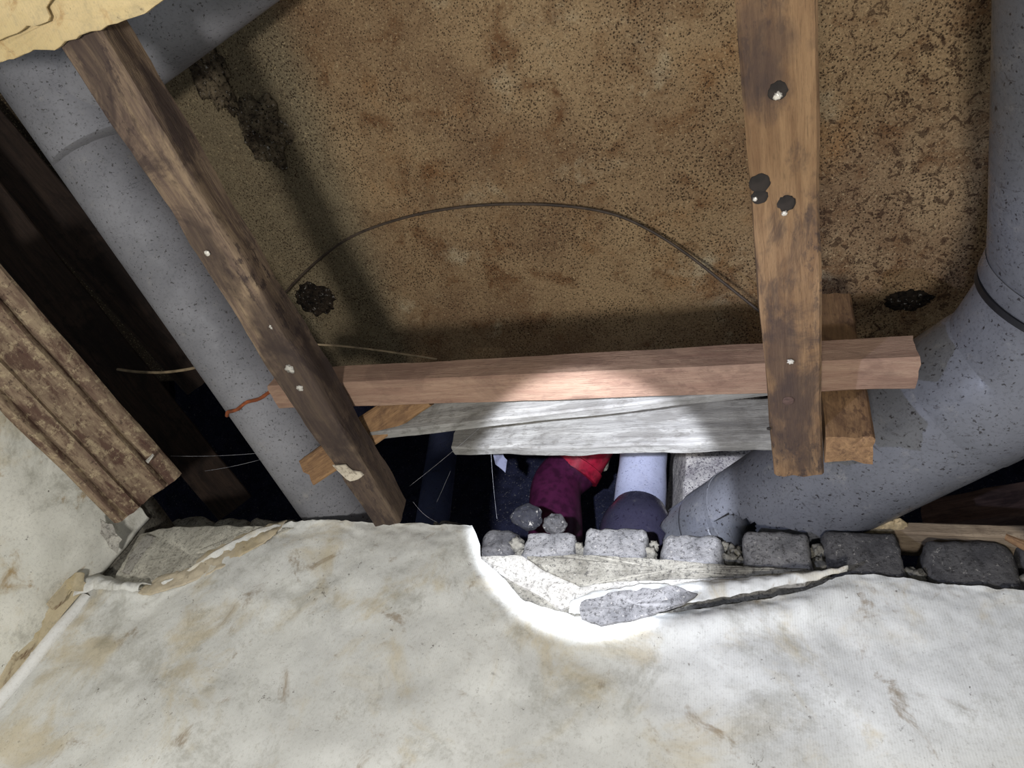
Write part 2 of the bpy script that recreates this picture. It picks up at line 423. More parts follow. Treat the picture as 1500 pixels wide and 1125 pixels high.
# ------------------------------------------------------------------ the setting
YW = .69
H = 2.6
# concrete slab overhead (top of the void)
nx, ny = 150, 90; x0, x1, y0, y1 = -1.7, 1.1, -.7, .70; vs = []; fs = []
for i in range(nx + 1):
    for j in range(ny + 1):
        x = x0 + (x1 - x0) * i / nx; y = y0 + (y1 - y0) * j / ny
        ridge = math.exp(-((x + .66 - .02 * math.sin(y * 9)) / .045) ** 2) * -.006
        vs.append((x, y, H + fr((x, y, 0), 5, 2) * .006 + fr((x, y, 0), 22, 4) * .0022 + ridge))
for i in range(nx):
    for j in range(ny):
        a = i * (ny + 1) + j; fs.append((a, a + 1, a + ny + 2, a + ny + 1))
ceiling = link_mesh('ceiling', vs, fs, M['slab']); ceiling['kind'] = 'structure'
sd = ceiling.modifiers.new('thickness', 'SOLIDIFY'); sd.thickness = .14; sd.offset = -1
box('ceiling_added_shaft', (-1.7, .7, 3.4), (1.1, 1.62, 3.5), M['dark_void'])  # added shaft, raised beyond the slab so the void stays dark
box('wall_added_shaft', (-1.7, .62, 2.76), (1.1, .70, 3.5), M['dark_void'])  # unseen wall added to close the dark shaft
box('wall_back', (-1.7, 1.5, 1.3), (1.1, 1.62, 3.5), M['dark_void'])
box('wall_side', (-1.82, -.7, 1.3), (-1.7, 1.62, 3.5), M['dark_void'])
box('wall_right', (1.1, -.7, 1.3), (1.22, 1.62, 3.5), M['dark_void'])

# front wall body under the brick course
TOPPX = [(150, 800), (200, 782), (250, 768), (330, 764), (430, 770), (560, 770), (690, 785), (700, 815), (850, 812), (945, 812), (1060, 826), (1190, 836), (1327, 848), (1490, 866), (1600, 878)]
top = [(p.x, p.z) for p in (oY(a, b, YW) for a, b in TOPPX)]
nxw = 190; rows = 10; depth = .17; vs = []; fs = []; xs0, xs1 = -.97, .62
def wz(x): return interp(top, x) + fr((x, 0, 0), 38, 3) * .004
for i in range(nxw + 1):
    x = xs0 + (xs1 - xs0) * i / nxw; z = wz(x)
    col = [(YW + .001, 1.35), (YW + .001, 1.7), (YW, z - .08), (YW, z - .03), (YW, z - .008), (YW + .006, z)]
    col += [(YW + .05, z + fr((x, .05, 0), 45, 8) * .004), (YW + .11, z - .004 + fr((x, .1, 0), 45, 9) * .005), (YW + depth, z - .012), (YW + depth, 1.35)]
    for y, zz in col: vs.append((x, y, zz))
m = rows
for i in range(nxw):
    for j in range(m - 1):
        a = i * m + j; fs.append((a, a + m, a + m + 1, a + 1))
fs.append(tuple(range(m))); fs.append(tuple(nxw * m + j for j in range(m))[::-1])
wall_front = link_mesh('wall_front', vs, fs, M['mortar']); wall_front['kind'] = 'structure'; mod_smooth(wall_front, 50)
# left wall, running towards the camera from the corner
XL = -.935
def lw(y): return 2.215 + .02 * n3((y, 0, 0), 6, 3)
vs = []; fs = []; ys = [YW + .17 - i * .02 for i in range(76)]
for y in ys:
    z = lw(y)
    for x, zz in ((XL, 1.35), (XL, z - .05), (XL - .003, z), (XL - .12, z), (XL - .12, 1.35)): vs.append((x, y, zz))
for i in range(len(ys) - 1):
    for j in range(4):
        a = i * 5 + j; fs.append((a, a + 5, a + 6, a + 1))
wall_left = link_mesh('wall_left', vs, fs, M['mortar']); wall_left['kind'] = 'structure'

# bricks of the top course (ends showing), each one its own part of the wall
def brick(x0p, x1p, ytop, ybot, mat, seed, rnd=.007, deep=.14, yo=0, rot=0, chip=0, name='brick'):
    a = oY(x0p, (ytop + ybot) / 2, YW + yo); b = oY(x1p, (ytop + ybot) / 2, YW + yo)
    cx = (x0p + x1p) / 2; zt = oY(cx, ytop, YW + yo).z; zb = oY(cx, ybot, YW + yo).z - .012
    return block(name, ((a.x + b.x) / 2, YW + yo + deep / 2, (zt + zb) / 2), (b.x - a.x, deep, zt - zb), mat, wall_front, seed, rnd, rot=rot, chip=chip, k=12)
brick(766, 842, 778, 812, M['brick'], 1)
brick(854, 947, 771, 815, M['brick'], 2)
brick(966, 1060, 776, 826, M['brick'], 3, .016, chip=.003)
brick(1087, 1190, 776, 838, M['brick'], 4, .010)
brick(1208, 1326, 774, 850, M['brick_dark'], 5, .011)
brick(1357, 1496, 782, 868, M['brick_dark'], 6, .018, chip=.002)
brick(1508, 1640, 778, 875, M['brick_dark'], 7, .010)
brick(698, 756, 768, 825, M['brick_dark'], 8, .018, yo=.012, chip=.003)
brick(250, 305, 757, 776, M['mortar'], 9, .008, yo=.05, chip=.004)
brick(305, 362, 756, 780, M['mortar'], 10, .012, yo=.05, chip=.005)
brick(366, 432, 760, 776, M['mortar'], 11, .008, yo=.045, chip=.004)
brick(436, 520, 762, 776, M['mortar'], 12, .008, yo=.05, chip=.003)
brick(640, 690, 762, 780, M['brick_dark'], 13, .008, yo=.05, chip=.003)
# mortar crumbs between the bricks
for k, (px, py, r) in enumerate([(848, 806, .009), (952, 812, .009), (958, 800, .006), (1068, 822, .010), (1076, 812, .009), (1084, 826, .008), (1198, 812, .010), (1200, 832, .011), (1062, 802, .006), (758, 800, .010), (764, 815, .008), (1340, 850, .012), (640, 772, .006), (1504, 862, .012)]):
    c = oY(px, py, YW + .02); lump('mortar_crumb', c, (r, r * 1.3, r), M['mortar'], wall_front, k, .5, 2.5, 3)
# crumbly mortar cap on the brick under the board
a, b = oY(1222, 766, YW + .01), oY(1318, 766, YW + .01)
for k in range(7):
    c = a.lerp(b, k / 6) + Vector((0, .012, .001)); lump('mortar_cap', c, (.011, .016, .005), simple('sandy_mortar', (176, 156, 120), .95) if k == 0 else bpy.data.materials['sandy_mortar'], wall_front, k + 30, .4, 2.5, 3)
# bedding joints: ledges of cement standing proud of the wall face
def wp(pts, y): return [oY(a, b, y) for a, b in pts]
F = Vector((0, -1, 0))
plate('bed_joint', wp([(770, 815), (850, 812), (960, 818), (1060, 827), (1190, 836), (1212, 842), (1190, 846), (1060, 846), (960, 848), (850, 858), (800, 835)], YW - .006), .012, F, M['mortar'], wall_front, 3, .0016, .0018)
plate('bed_joint', wp([(695, 815), (762, 812), (800, 838), (850, 858), (846, 862), (838, 885), (822, 893), (790, 872), (745, 848), (715, 830)], YW - .004), .01, F, M['plaster'], wall_front, 5, .0016, .0016)
plate('plaster_strip', wp([(846, 860), (900, 852), (1060, 846), (1190, 845), (1180, 854), (1040, 858), (930, 862), (880, 868), (850, 880), (842, 876)], YW - .009), .008, F, M['plaster'], wall_front, 6, .001, .001)
# exposed cement patch beside the corner
M['cement_face'] = mat_concrete('bare_cement_face', (206, 202, 188), (164, 160, 148), (84, 80, 72), .4)
plate('cement_patch', wp([(205, 782), (250, 772), (330, 770), (430, 772), (400, 786), (330, 815), (262, 852), (215, 868), (180, 866), (165, 850)], YW - .013), .016, F, M['cement_face'], wall_front, 8, .0015, .0022)
plate('white_filler', wp([(214, 782), (226, 786), (205, 815), (188, 840), (178, 838), (190, 812)], YW - .016), .004, F, M['plaster'], wall_front, 9, .001, .001)

# ------------------------------------------------------------------ wallpaper
EDGE = [(120, 872), (140, 862), (165, 866), (200, 872), (225, 868), (262, 852), (330, 812), (375, 788), (400, 778), (430, 770), (500, 768), (600, 770), (694, 775), (700, 790), (706, 806), (690, 808), (705, 822), (742, 852), (765, 880), (800, 893), (830, 903), (845, 908), (900, 908), (1000, 902), (1100, 888), (1180, 872), (1215, 856), (1240, 845), (1290, 846), (1330, 851), (1400, 860), (1490, 871), (1600, 884)]
ed = [oY(a, b, YW - .004) for a, b in EDGE]; edge = []
for p in ed:
    if not edge or p.x > edge[-1][0] + .001: edge.append((p.x, p.z))
xs = [-.926 + i * .0036 for i in range(405)]
def pz(x): return interp(edge, x) + fr((x, 0, 0), 70, 11) * .0016
def poff(x, z, v):
    top_ = pz(x) - z
    curl = .004 * math.exp(-(top_ / .012) ** 2) * max(0, min(1, (-.5 - x) / .08))      # turned-out lip near the corner
    roll = .012 * math.exp(-((top_ - .02) / .018) ** 2) * max(0, min(1, (x + .24) / .05)) * max(0, min(1, (.12 - x) / .06))
    diag = math.sin((x * .8 - z * .6) * 34 + fr((x, 0, z), 5, 1) * 2.5)
    return .004 + curl + roll + fr((x, 0, z), 6, 5, 3) * .0065 + fr((x, 0, z), 19, 2, 3) * .0024 + fr((x, 0, z), 55, 7, 3) * (.0005 + .0022 * math.exp(-top_ / .03)) + diag * .0012 + .004
paper = sheet('wallpaper', xs, pz, lambda x: 1.4, poff, M['paper'], wall_front, YW, .0012, 90)
xsl = [YW - .01 - i * .006 for i in range(130)]
vs = []; fs = []; rows = 60
for y in xsl:
    for j in range(rows + 1):
        v = (j / rows) ** 1.6; z = lw(y) - .035 + fr((y, 0, 0), 60, 2) * .003; z = z + (1.4 - z) * v
        vs.append((XL + .006 + fr((y, z, 0), 7, 21, 3) * .006 + fr((y, z, 0), 21, 22, 3) * .002, y, z))
for i in range(len(xsl) - 1):
    for j in range(rows):
        a = i * (rows + 1) + j; fs.append((a, a + 1, a + rows + 2, a + rows + 1))
pl = link_mesh('wallpaper', vs, fs, M['paper_left'], wall_left)
pl.modifiers.new('t', 'SOLIDIFY').thickness = .0012
# white bead of sealant in the corner
cor = [Vector((XL + .012, YW - .010 + .001 * math.sin(z * 60), z)) for z in [1.45 + .02 * i for i in range(30)]]
tr = tube('trim_1', cor, .009, mat_paper('white_sealant', (240, 240, 236), (170, 160, 140), 3, .2), None, 14); tr['kind'] = 'structure'

# torn strips of wallpaper that hang off the wall
def tear(name, upper, lower, out, mat, label, seed, parent=None, bulge=.012):
    up = [oY(a, b, YW) for a, b in upper]; lo = [oY(a, b, YW) for a, b in lower]
    U = sorted((p.x, p.z) for p in up); Lo = sorted((p.x, p.z) for p in lo)
    n = 90; X0, X1 = U[0][0], U[-1][0]; xs = [X0 + (X1 - X0) * i / n for i in range(n + 1)]
    f = lambda x, z, v: out + bulge * math.sin(min(1, v) * math.pi * .75) + fr((x, z, seed), 16, seed, 3) * .003 + fr((x, z, seed), 60, seed, 3) * .0028
    o = sheet(name, xs, lambda x: interp(U, x) + fr((x, 0, 0), 90, seed) * .0018, lambda x: interp(Lo, x) + fr((x, 1, 0), 90, seed) * .0018, f, mat, parent, YW, .0016, 16, pw=1)
    if label: tag(o, *label)
    return o
flap = tear('torn_wallpaper', [(842, 888), (870, 872), (960, 864), (1060, 857), (1180, 848), (1240, 846)], [(842, 912), (900, 918), (1000, 900), (1100, 884), (1180, 868), (1240, 850)], .010, M['paper'],
     ('torn strip of wallpaper curling off under the pale bricks with grey mortar stuck to it', 'wallpaper'), 3)
plate('mortar_patch', wp([(850, 880), (900, 866), (990, 858), (1022, 868), (1000, 884), (940, 902), (880, 915), (850, 905)], YW - .029), .004, F, M['brick'], flap, 12, .004, .003)
tear('torn_wallpaper', [(225, 858), (262, 842), (330, 800), (400, 774), (425, 770)], [(225, 880), (262, 870), (330, 842), (400, 800), (425, 784)], .010, mat_paper('brown_backed_wallpaper', (196, 184, 160), (140, 112, 80), 5),
     ('rolled brownish lip of wallpaper below the bare cement near the corner', 'wallpaper'), 6, bulge=.005)
tear('torn_wallpaper', [(120, 862), (140, 850), (150, 832), (165, 852), (200, 866), (230, 864)], [(120, 890), (140, 884), (150, 878), (165, 880), (200, 882), (230, 882)], .014, M['paper'],
     ('crumpled scrap of wallpaper bunched in the wall corner', 'wallpaper'), 8, bulge=.018)
# a crumpled scrap standing up behind the corner, and brown peeling beside it
o = plate('torn_wallpaper', [P(148, 762, 1.02), P(165, 768, 1.02), P(178, 790, 1.03), P(172, 812, 1.04), P(160, 800, 1.03), P(148, 782, 1.02)], .003, -ray(160, 790), M['plaster'], None, 14, .004, .006)
tag(o, 'small grey scrap of wallpaper sticking up beneath the end of the rusty moulding', 'wallpaper')
rot_m = mat_paper('rotten_brown_wallpaper', (206, 192, 160), (110, 84, 60), 2, 1.2)
o = plate('torn_wallpaper', [oX(x, y, XL + .010) for x, y in ((-10, 1012), (18, 960), (52, 915), (80, 882), (110, 858), (120, 868), (96, 896), (62, 942), (30, 985), (-10, 1030))], .002, Vector((1, -.2, 0)), rot_m, None, 16, .004, .001)
tag(o, 'long tan curled edge of wallpaper running down left of the white corner sealant', 'wallpaper')
o = plate('torn_wallpaper', [oX(x, y, XL + .022) for x, y in ((70, 884), (84, 866), (98, 852), (112, 838), (124, 840), (122, 852), (134, 858), (124, 866), (106, 866), (94, 882), (80, 894))], .003, Vector((1, -.2, 0)), rot_m, None, 15, .0025, .003)
tag(o, 'rotten brown peeling scrap of wallpaper left of the wall corner', 'wallpaper')

# ------------------------------------------------------------------ rusty moulding on the left wall
prof = [(-.5, -.25), (-.47, 0), (-.42, .16), (-.38, .05), (-.35, -.22), (-.32, .12), (-.26, .2), (-.16, .16), (-.13, -.12), (-.10, .10), (0, .0), (.1, -.04), (.19, .02), (.22, .2), (.255, .05), (.275, -.25), (.30, .14), (.38, .24), (.46, .2), (.5, 0), (.5, -.7), (.3, -1), (-.3, -1), (-.5, -.7)]
e1 = P(219, 730, 1.03); e0 = P(-90, 400, .80)
mo = timber('wall_moulding', e0, e1, .112, .022, (-ray(110, 620)).normalized(), M['molding'], None, 21, .0010, .008, .112, prof, lean=0.0, jag=.002)
tag(mo, 'wide rusty grooved moulding running down to the wall corner on the left', 'moulding')
plate('paint_flake', [P(213, 675, .99), P(224, 664, .99), P(226, 667, .99), P(217, 679, .99)], .001, -ray(220, 670), M['plaster'], mo, 2, .0005, .0005)

# ------------------------------------------------------------------ pipes
def pipe_pts(a, b, n=24): return [a.lerp(b, i / n) for i in range(n + 1)]
# left drain pipe
A = P(74, 130, .90); B = P(505, 760, 1.10); Bd = (B - A).normalized()
A0 = A - Bd * .5; B1 = B + Bd * .25
lp = tube('drain_pipe', pipe_pts(A0, B1), .0535, M['pvc'], None, 56)
tag(lp, 'long grey plastic drain pipe running diagonally beside the left batten', 'pipe')
J = P(100, 150, .895)
tube('pipe_socket', [J - Bd * .07, J - Bd * .068, J + Bd * .06, J + Bd * .063], [.054, .060, .060, .054], M['pvc'], lp, 56)
br1 = P(415, -90, .80); br1 = br1 + (br1 - J) * 1.2; br0 = J
tube('branch_pipe', pipe_pts(br0, br1, 14), .047, M['pvc'], lp, 48)
# rusty wire tied round it
ctr = P(374, 590, 1.035); tt = (ctr - A).dot(Bd); cc = A + Bd * tt
u = Bd.orthogonal().normalized(); v = Bd.cross(u); ring = []
for k in range(60):
    a = 2 * math.pi * k / 60; tilt = .012 * math.cos(a + 1)
    ring.append(cc + (u * math.cos(a) + v * math.sin(a)) * .0555 + Bd * (tilt + .0015 * math.sin(a * 9)))
rw = tube('wire_tie', ring, .0026, M['rust'], None, 8, rough=.0012, cyc=True)
tag(rw, 'rusty orange wire tied around the left drain pipe', 'wire')

# right drain pipe: elbow under the slab, lower length crosses over the wall
RA = P(1400, 590, .75); RB = P(1045, 795, 1.04)
Rd = (RA - RB).normalized()
R0 = RB + Rd * .02; Rend = RB - Rd * .10
E0 = P(1515, 535, .68)
elbow = RB + Rd * ((E0 - RB).dot(Rd))
U1 = P(1618, 385, .61); U2 = P(1674, -80, .48); U2 = U2 + (U2 - U1) * 1.6
rr = .078
rp = tube('drain_pipe', pipe_pts(R0, RB + Rd * .44, 110), rr, M['pvc_right'], None, 110, cap=False)
import bmesh
bmh = bmesh.new(); bmh.from_mesh(rp.data); bmh.normal_update(); kill = []
RT = R.transposed()
for f in bmh.faces:                                        # a broken-out hole low on the wall of the pipe
    p = rp.location + f.calc_center_median(); c = RT @ (p - CAM); px = 750 - 1000 * c.x / c.z; py = 562.5 + 1000 * c.y / c.z
    ax_ = RB + Rd * (p - RB).dot(Rd)
    if (p - ax_).dot(CAM - p) > 0 and ((px - 1074) / 36) ** 2 + ((py - 778) / 24) ** 2 < 1 + .35 * fr(p, 50, 3): kill.append(f)
bmesh.ops.delete(bmh, geom=kill, context='FACES'); bmh.to_mesh(rp.data); bmh.free()
rp.modifiers.new('wall', 'SOLIDIFY').thickness = .004; rp.modifiers['wall'].offset = -1 if False else 0
tag(rp, 'fat scuffed grey drain pipe with an elbow at the right, crossing over the bricks', 'pipe')
c0 = RB + Rd * .41; bend = catmull([c0, RB + Rd * .45, elbow - Rd * .01, elbow + (U1 - elbow) * .34, U1.lerp(elbow, .38)], 12)
tube('elbow', bend, [rr + .003] * len(bend), M['pvc_right'], rp, 72, cap=True)
ud = (U2 - U1).normalized()
ue = U1.lerp(elbow, .40)
tube('seal_ring', [ue, ue + (U1 - ue).normalized() * .006], rr + .0075, M['rubber'], rp, 72)
tube('socket_lip', [ue + (U1 - ue).normalized() * .006, ue + (U1 - ue).normalized() * .010, ue + (U1 - ue).normalized() * .028, U1, U1 + ud * .05, U1 + ud * .06], [rr + .005, rr + .009, rr + .0105, rr + .0100, rr + .009, rr + .0088], M['pvc_right'], rp, 72)
tube('upright_pipe', [U1, U2], rr + .0088, M['pvc_right'], rp, 72)
tube('end_band', [RB + Rd * .075, RB + Rd * .077, RB + Rd * .085, RB + Rd * .087], [rr, rr + .003, rr + .003, rr], M['pvc_right'], rp, 72)
# broken whitish end: a jagged shell that tapers off
def jagged_end():
    seg = 72; vs = []; fs = []; u = Rd.orthogonal().normalized(); v = Rd.cross(u); c = RB + Rd * .024
    rows = 10
    for i in range(rows + 1):
        for j in range(seg):
            a = 2 * math.pi * j / seg; L = .045 + .03 * fr((math.cos(a), math.sin(a), 0), 2.2, 6)
            s = i / rows * L
            vs.append(Vector((u * math.cos(a) + v * math.sin(a)) * (rr - .001 + .0 * s) - Rd * s))
    for i in range(rows):
        for j in range(seg):
            a = i * seg + j; b = i * seg + (j + 1) % seg; fs.append((a, a + seg, b + seg, b))
    o = link_mesh('broken_rim', vs, fs, M['pvc_right'], rp, Matrix.Translation(c)); o.modifiers.new('t', 'SOLIDIFY').thickness = .003
jagged_end()

# white upright pipe and its violet-grey bell beyond the wall
vt = oY(943, 560, .92); vb = oY(936, 748, .92)
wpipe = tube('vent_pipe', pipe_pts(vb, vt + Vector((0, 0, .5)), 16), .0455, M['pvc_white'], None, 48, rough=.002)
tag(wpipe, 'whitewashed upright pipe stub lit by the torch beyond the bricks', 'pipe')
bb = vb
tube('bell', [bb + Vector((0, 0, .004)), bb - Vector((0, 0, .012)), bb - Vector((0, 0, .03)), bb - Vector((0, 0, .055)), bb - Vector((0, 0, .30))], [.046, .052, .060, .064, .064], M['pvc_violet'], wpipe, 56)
# faint blue-grey pipe deep in the dark
q0 = oY(630, 790, 1.25); q1 = oY(634, 560, 1.25)
o = tube('vent_pipe', [q0, q1 + Vector((0, 0, .3))], .044, mat_pvc('dim_blue_pipe', (96, 104, 140)), None, 40)
tag(o, 'dim blue-grey upright pipe deep in the dark void behind the left batten end', 'pipe')
# red-lit duct drawn as an elbow, the red light put into its colours
m0 = oY(812, 800, .95); m1 = oY(815, 715, .95); m2 = oY(835, 685, .95) + Vector((.01, .0, .0)); m3 = oY(860, 655, .93)
mp = tube('duct_elbow', catmull([m0 - Vector((0, 0, .2)), m0, m1, m2], 10), .050, M['maroon'], None, 44)
tag(mp, 'red-lit duct shown as a maroon elbow with a crimson end in the dark left of the white pipe', 'pipe')
dd = (m3 - m2).normalized()
tube('red_socket', [m2 - dd * .012, m2 - dd * .010, m2 + dd * .012, m2 + dd * .014, m3 + dd * .03], [.050, .056, .056, .052, .052], M['red'], mp, 44)

# block pier in the torch light, beyond the wall
k0 = oY(975, 700, .98); k1 = oY(1003, 700, .98)
th_ = .30; cr = Matrix.Rotation(th_, 3, 'Z') @ Vector((-.13, -.10, 0))
pier = block('concrete_pier', (k1.x - cr.x, k1.y - cr.y, 2.45), (.26, .20, .9), mat_concrete('torchlit_rough_block', (226, 220, 214), (176, 170, 170), (70, 62, 78), .7, 1), None, 31, .006, .003, 30, rot=th_)
tag(pier, 'rough cement block pier rising behind the broken pipe end', 'pier')
st = block('cement_chip', oY(884, 668, .97), (.024, .03, .07), M['mortar'], None, 33, .008, .002)
tag(st, 'small cement offcut wedged beside the white upright pipe', 'rubble')

# ------------------------------------------------------------------ timbers
DN = Vector((0, 0, -1)); FR_ = Vector((0, -1, 0))
# right batten
a = P(1134, -60, .405); b = P(1170, 697, .715); a = a + (a - b) * 1.2
rb = timber('ceiling_batten', a, b, .0466, .034, DN + FR_ * .15, M['wood_right'], None, 41, .0013, w1=.0475)
tag(rb, 'honey-brown batten on the right with black knots and bright nail heads', 'batten')
def on_batten(px, py, out=.0):
    t = (b - a).normalized(); n = (DN + FR_ * .15); n = (n - t * n.dot(t)).normalized(); r = ray(px, py)
    s = (a - CAM).dot(n) / r.dot(n); return CAM + r * s + n * out, n
def disc(name, px, py, r, mat, parent, on, out, seed=0, amp=.3, ax=1, sub=3):
    c, n = on(px, py, out)
    Mx = n.to_track_quat('Z', 'Y').to_matrix(); return lump(name, c, (r * ax, r, max(.0012, r * .18)), mat, parent, seed, amp, 2.2, sub, Mx)
for k, (px, py, r, ax) in enumerate([(1140, 133, .0065, 1), (1113, 268, .0075, 1), (1113, 288, .006, 1), (1151, 298, .0070, 1)]):
    disc('knot', px, py, r, M['char'], rb, on_batten, .0002, k, .16, ax)
for k, (px, py, r) in enumerate([(1139, 139, .0026), (1106, 290, .0016), (1149, 311, .0020), (1158, 528, .0028), (1126, 626, .002)]):
    o = disc('nail', px, py, r, M['nail'] if k < 4 else M['char'], rb, on_batten, .0016, k, .5)
disc('nail', 1155, 587, .0055, M['wood_umber'], rb, on_batten, .0002, 3, .05)
iv = rb.matrix_world.inverted()
def spot(px, py, rx, ry, amt): c = iv @ on_batten(px, py)[0]; return (c.x, c.y, rx, ry, amt)
add_stains(M['wood_right'], [spot(1145, 520, .05, .014, .65), spot(1158, 625, .06, .020, .5), spot(1105, 75, .03, .022, .6), spot(1120, 130, .022, .014, .5)], srgb(66, 54, 50))
# cable along its right edge: added black strip for the batten's dark side
pts = [P(x, y, d) for x, y, d in ((1187, -40, .415), (1190, 60, .46), (1188, 130, .49), (1190, 200, .52), (1193, 260, .545), (1190, 310, .565), (1195, 380, .59), (1195, 450, .625))]
o = tube('sliver', catmull(pts, 6), .0011, M['char'], None, 8); tag(o, 'thin black cable standing for the dark right side of the knotty batten', 'sliver')

# cross beam
bm0 = Vector((-.575, .449, 2.191)); bm1 = Vector((.163, .449, 2.191))
cb = timber('cross_beam', bm0, bm1, .038, .037, DN, M['wood_beam'], None, 44, .0009)
tag(cb, 'reddish square-sawn cross beam lying over both battens', 'beam')

# left batten
a2 = P(150, 110, .60); b2 = P(566, 770, .905); a2 = a2 + (a2 - b2) * .22; n2 = DN + Vector((.12, -.1, 0))
lb = timber('ceiling_batten', a2, b2, .046, .044, n2, M['wood_left'], None, 46, .0028, w1=.040)
tag(lb, 'weathered split batten slanting down on the left between pipe and beam', 'batten')
def on_left(px, py, out=.0):
    t = (b2 - a2).normalized(); n = (n2 - t * n2.dot(t)).normalized(); r = ray(px, py)
    s = (a2 - CAM).dot(n) / r.dot(n); return CAM + r * s + n * out, n
ivl = lb.matrix_world.inverted()
def spotl(px, py, rx, ry, amt): c = ivl @ on_left(px, py)[0]; return (c.x, c.y, rx, ry, amt)
add_stains(M['wood_left'], [spotl(455, 590, .10, .03, .75), spotl(540, 715, .10, .035, .6), spotl(310, 380, .05, .016, .6), spotl(400, 480, .04, .02, .6)], srgb(54, 45, 42))
for k, (px, py, r, mt) in enumerate([(425, 540, .0050, 'plaster'), (440, 568, .004, 'plaster'), (398, 478, .003, 'plaster')]):
    disc('plaster_blob', px, py, r, M[mt], lb, on_left, .001, k, .5)
disc('nail', 305, 370, .003, M['nail'], lb, on_left, .002, 4, .3)
fl = [on_left(x, y, .003)[0] for x, y in ((488, 680), (507, 679), (517, 688), (530, 690), (535, 694), (520, 702), (514, 704), (508, 700), (500, 692))]
plate('plaster_flake', fl, .002, on_left(500, 690)[1], mat_concrete('pale_plaster_flake', (196, 186, 168), (170, 160, 142), (90, 80, 70), .4, .4), lb, 3, .002, .001)

# right hanger behind the beam
h0 = oY(1220, 430, .478); h1 = oY(1246, 640, .478)
hg = timber('hanger', h0, h1, .040, .034, FR_ , M['wood_stub'], None, 48, .0012, w1=.043, jag=.006)
tag(hg, 'short ochre timber hanger behind the right end of the cross beam', 'timber')
# left brace
g0 = P(448, 694, .91); g1 = P(616, 578, .865)
bc = timber('brace', g0, g1, .040, .036, DN + FR_ * .35 + Vector((0, 0, 0)), M['wood_stub'], None, 50, .0015, jag=.008)
tag(bc, 'short orange-brown brace crossing behind the left batten, rough end out', 'timber')

# grey planks behind the beam
pa0 = P(545, 612, .90); pa1 = P(1165, 539, .775)
gp = timber('grey_plank', pa0, pa1, .052, .014, FR_ + DN * .25, M['wood_grey'], None, 52, .0014, w1=.050)
tag(gp, 'smooth grey plank tucked directly beneath the back of the cross beam', 'plank')
pb0 = P(668, 630, 1.01); pb1 = P(1150, 612, .825)
gp2 = timber('grey_plank', pb0, pb1, .066, .018, FR_ + DN * .2, M['wood_grey'], None, 54, .0028, w1=.072)
tag(gp2, 'rough plastered grey plank with a ragged lower edge behind the smooth one', 'plank')

# dark planks over the left wall, the shade there put into their colour
def plank(p, q, w, h, lab, mat='wood_dark', seed=60, n=None):
    o = timber('roof_plank', p, q, w, h, n or (-(ray(150, 450))).normalized(), M[mat], None, seed, .0012, .03); tag(o, lab, 'plank'); return o
plank(P(-80, 230, 1.02), P(345, 745, 1.38), .075, .02, 'dark plank just above the rusty moulding', seed=60)
plank(P(-60, 150, 1.12), P(300, 560, 1.42), .085, .02, 'second dark plank higher than the one along the moulding', seed=61)
plank(P(-30, 40, 1.2), P(420, 640, 1.62), .09, .02, 'darkest plank half hidden by the left drain pipe', seed=62)
s0 = oY(240, 470, .86); s1 = oY(228, 672, .86)
sd_ = timber('stud', s0, s1, .056, .03, FR_, M['wood_umber'], None, 64, .0022, w1=.050); tag(sd_, 'faint dark upright stud in the void left of the drain pipe', 'timber')

# board and timber at the right end of the wall
p0 = P(1302, 772, .83); p1 = P(1640, 783, .70)
bd = timber('thin_board', p0, p1, .016, .05, FR_ + Vector((0, 0, -.2)), mat_wood('dusty_board', (150, 134, 112), (120, 104, 86), (80, 66, 54), .4, 1, .4, 5), None, 66, .0012)
tag(bd, 'thin dusty board laid on the bricks at the right edge', 'board')
p0 = P(1350, 752, 1.02); p1 = P(1600, 712, .86)
tb = timber('back_timber', p0, p1, .050, .04, FR_ + DN * .2, M['wood_umber'], None, 68, .0018, w1=.056)
tag(tb, 'dark brown timber lying behind the board below the right pipe', 'timber')
p0 = P(1472, 786, .69); p1 = P(1530, 812, .66)
spn = timber('splinter', p0, p1, .008, .006, -ray(1490, 790), M['wood_stub'], None, 70, .0012, .006, w1=.012)
tag(spn, 'pale wood splinter poking in at the right edge over the last brick', 'splinter')

# ------------------------------------------------------------------ slab features
o = lump('cement_lump', oZ(388, 190, H - .004), (.040, .050, .020), M['lump'], None, 3, .4, 2.4, 5); tag(o, 'burnt-looking cement lump stuck to the slab near its top left', 'rubble')
o = lump('cement_lump', oZ(305, 100, H - .004), (.03, .06, .014), M['lump'], None, 5, .4, 2.4, 5); tag(o, 'dark cement lump on the slab beside the branch pipe', 'rubble')
o = lump('honeycomb_hole', oZ(462, 438, H - .002), (.038, .032, .010), M['hole'], ceiling, 7, .28, 2.6, 5)  # hole drawn as a lump, its inner shade put into the colour
o = lump('honeycomb_hole', oZ(1330, 440, H - .002), (.030, .016, .006), M['hole'], ceiling, 9, .3, 2.6, 5)

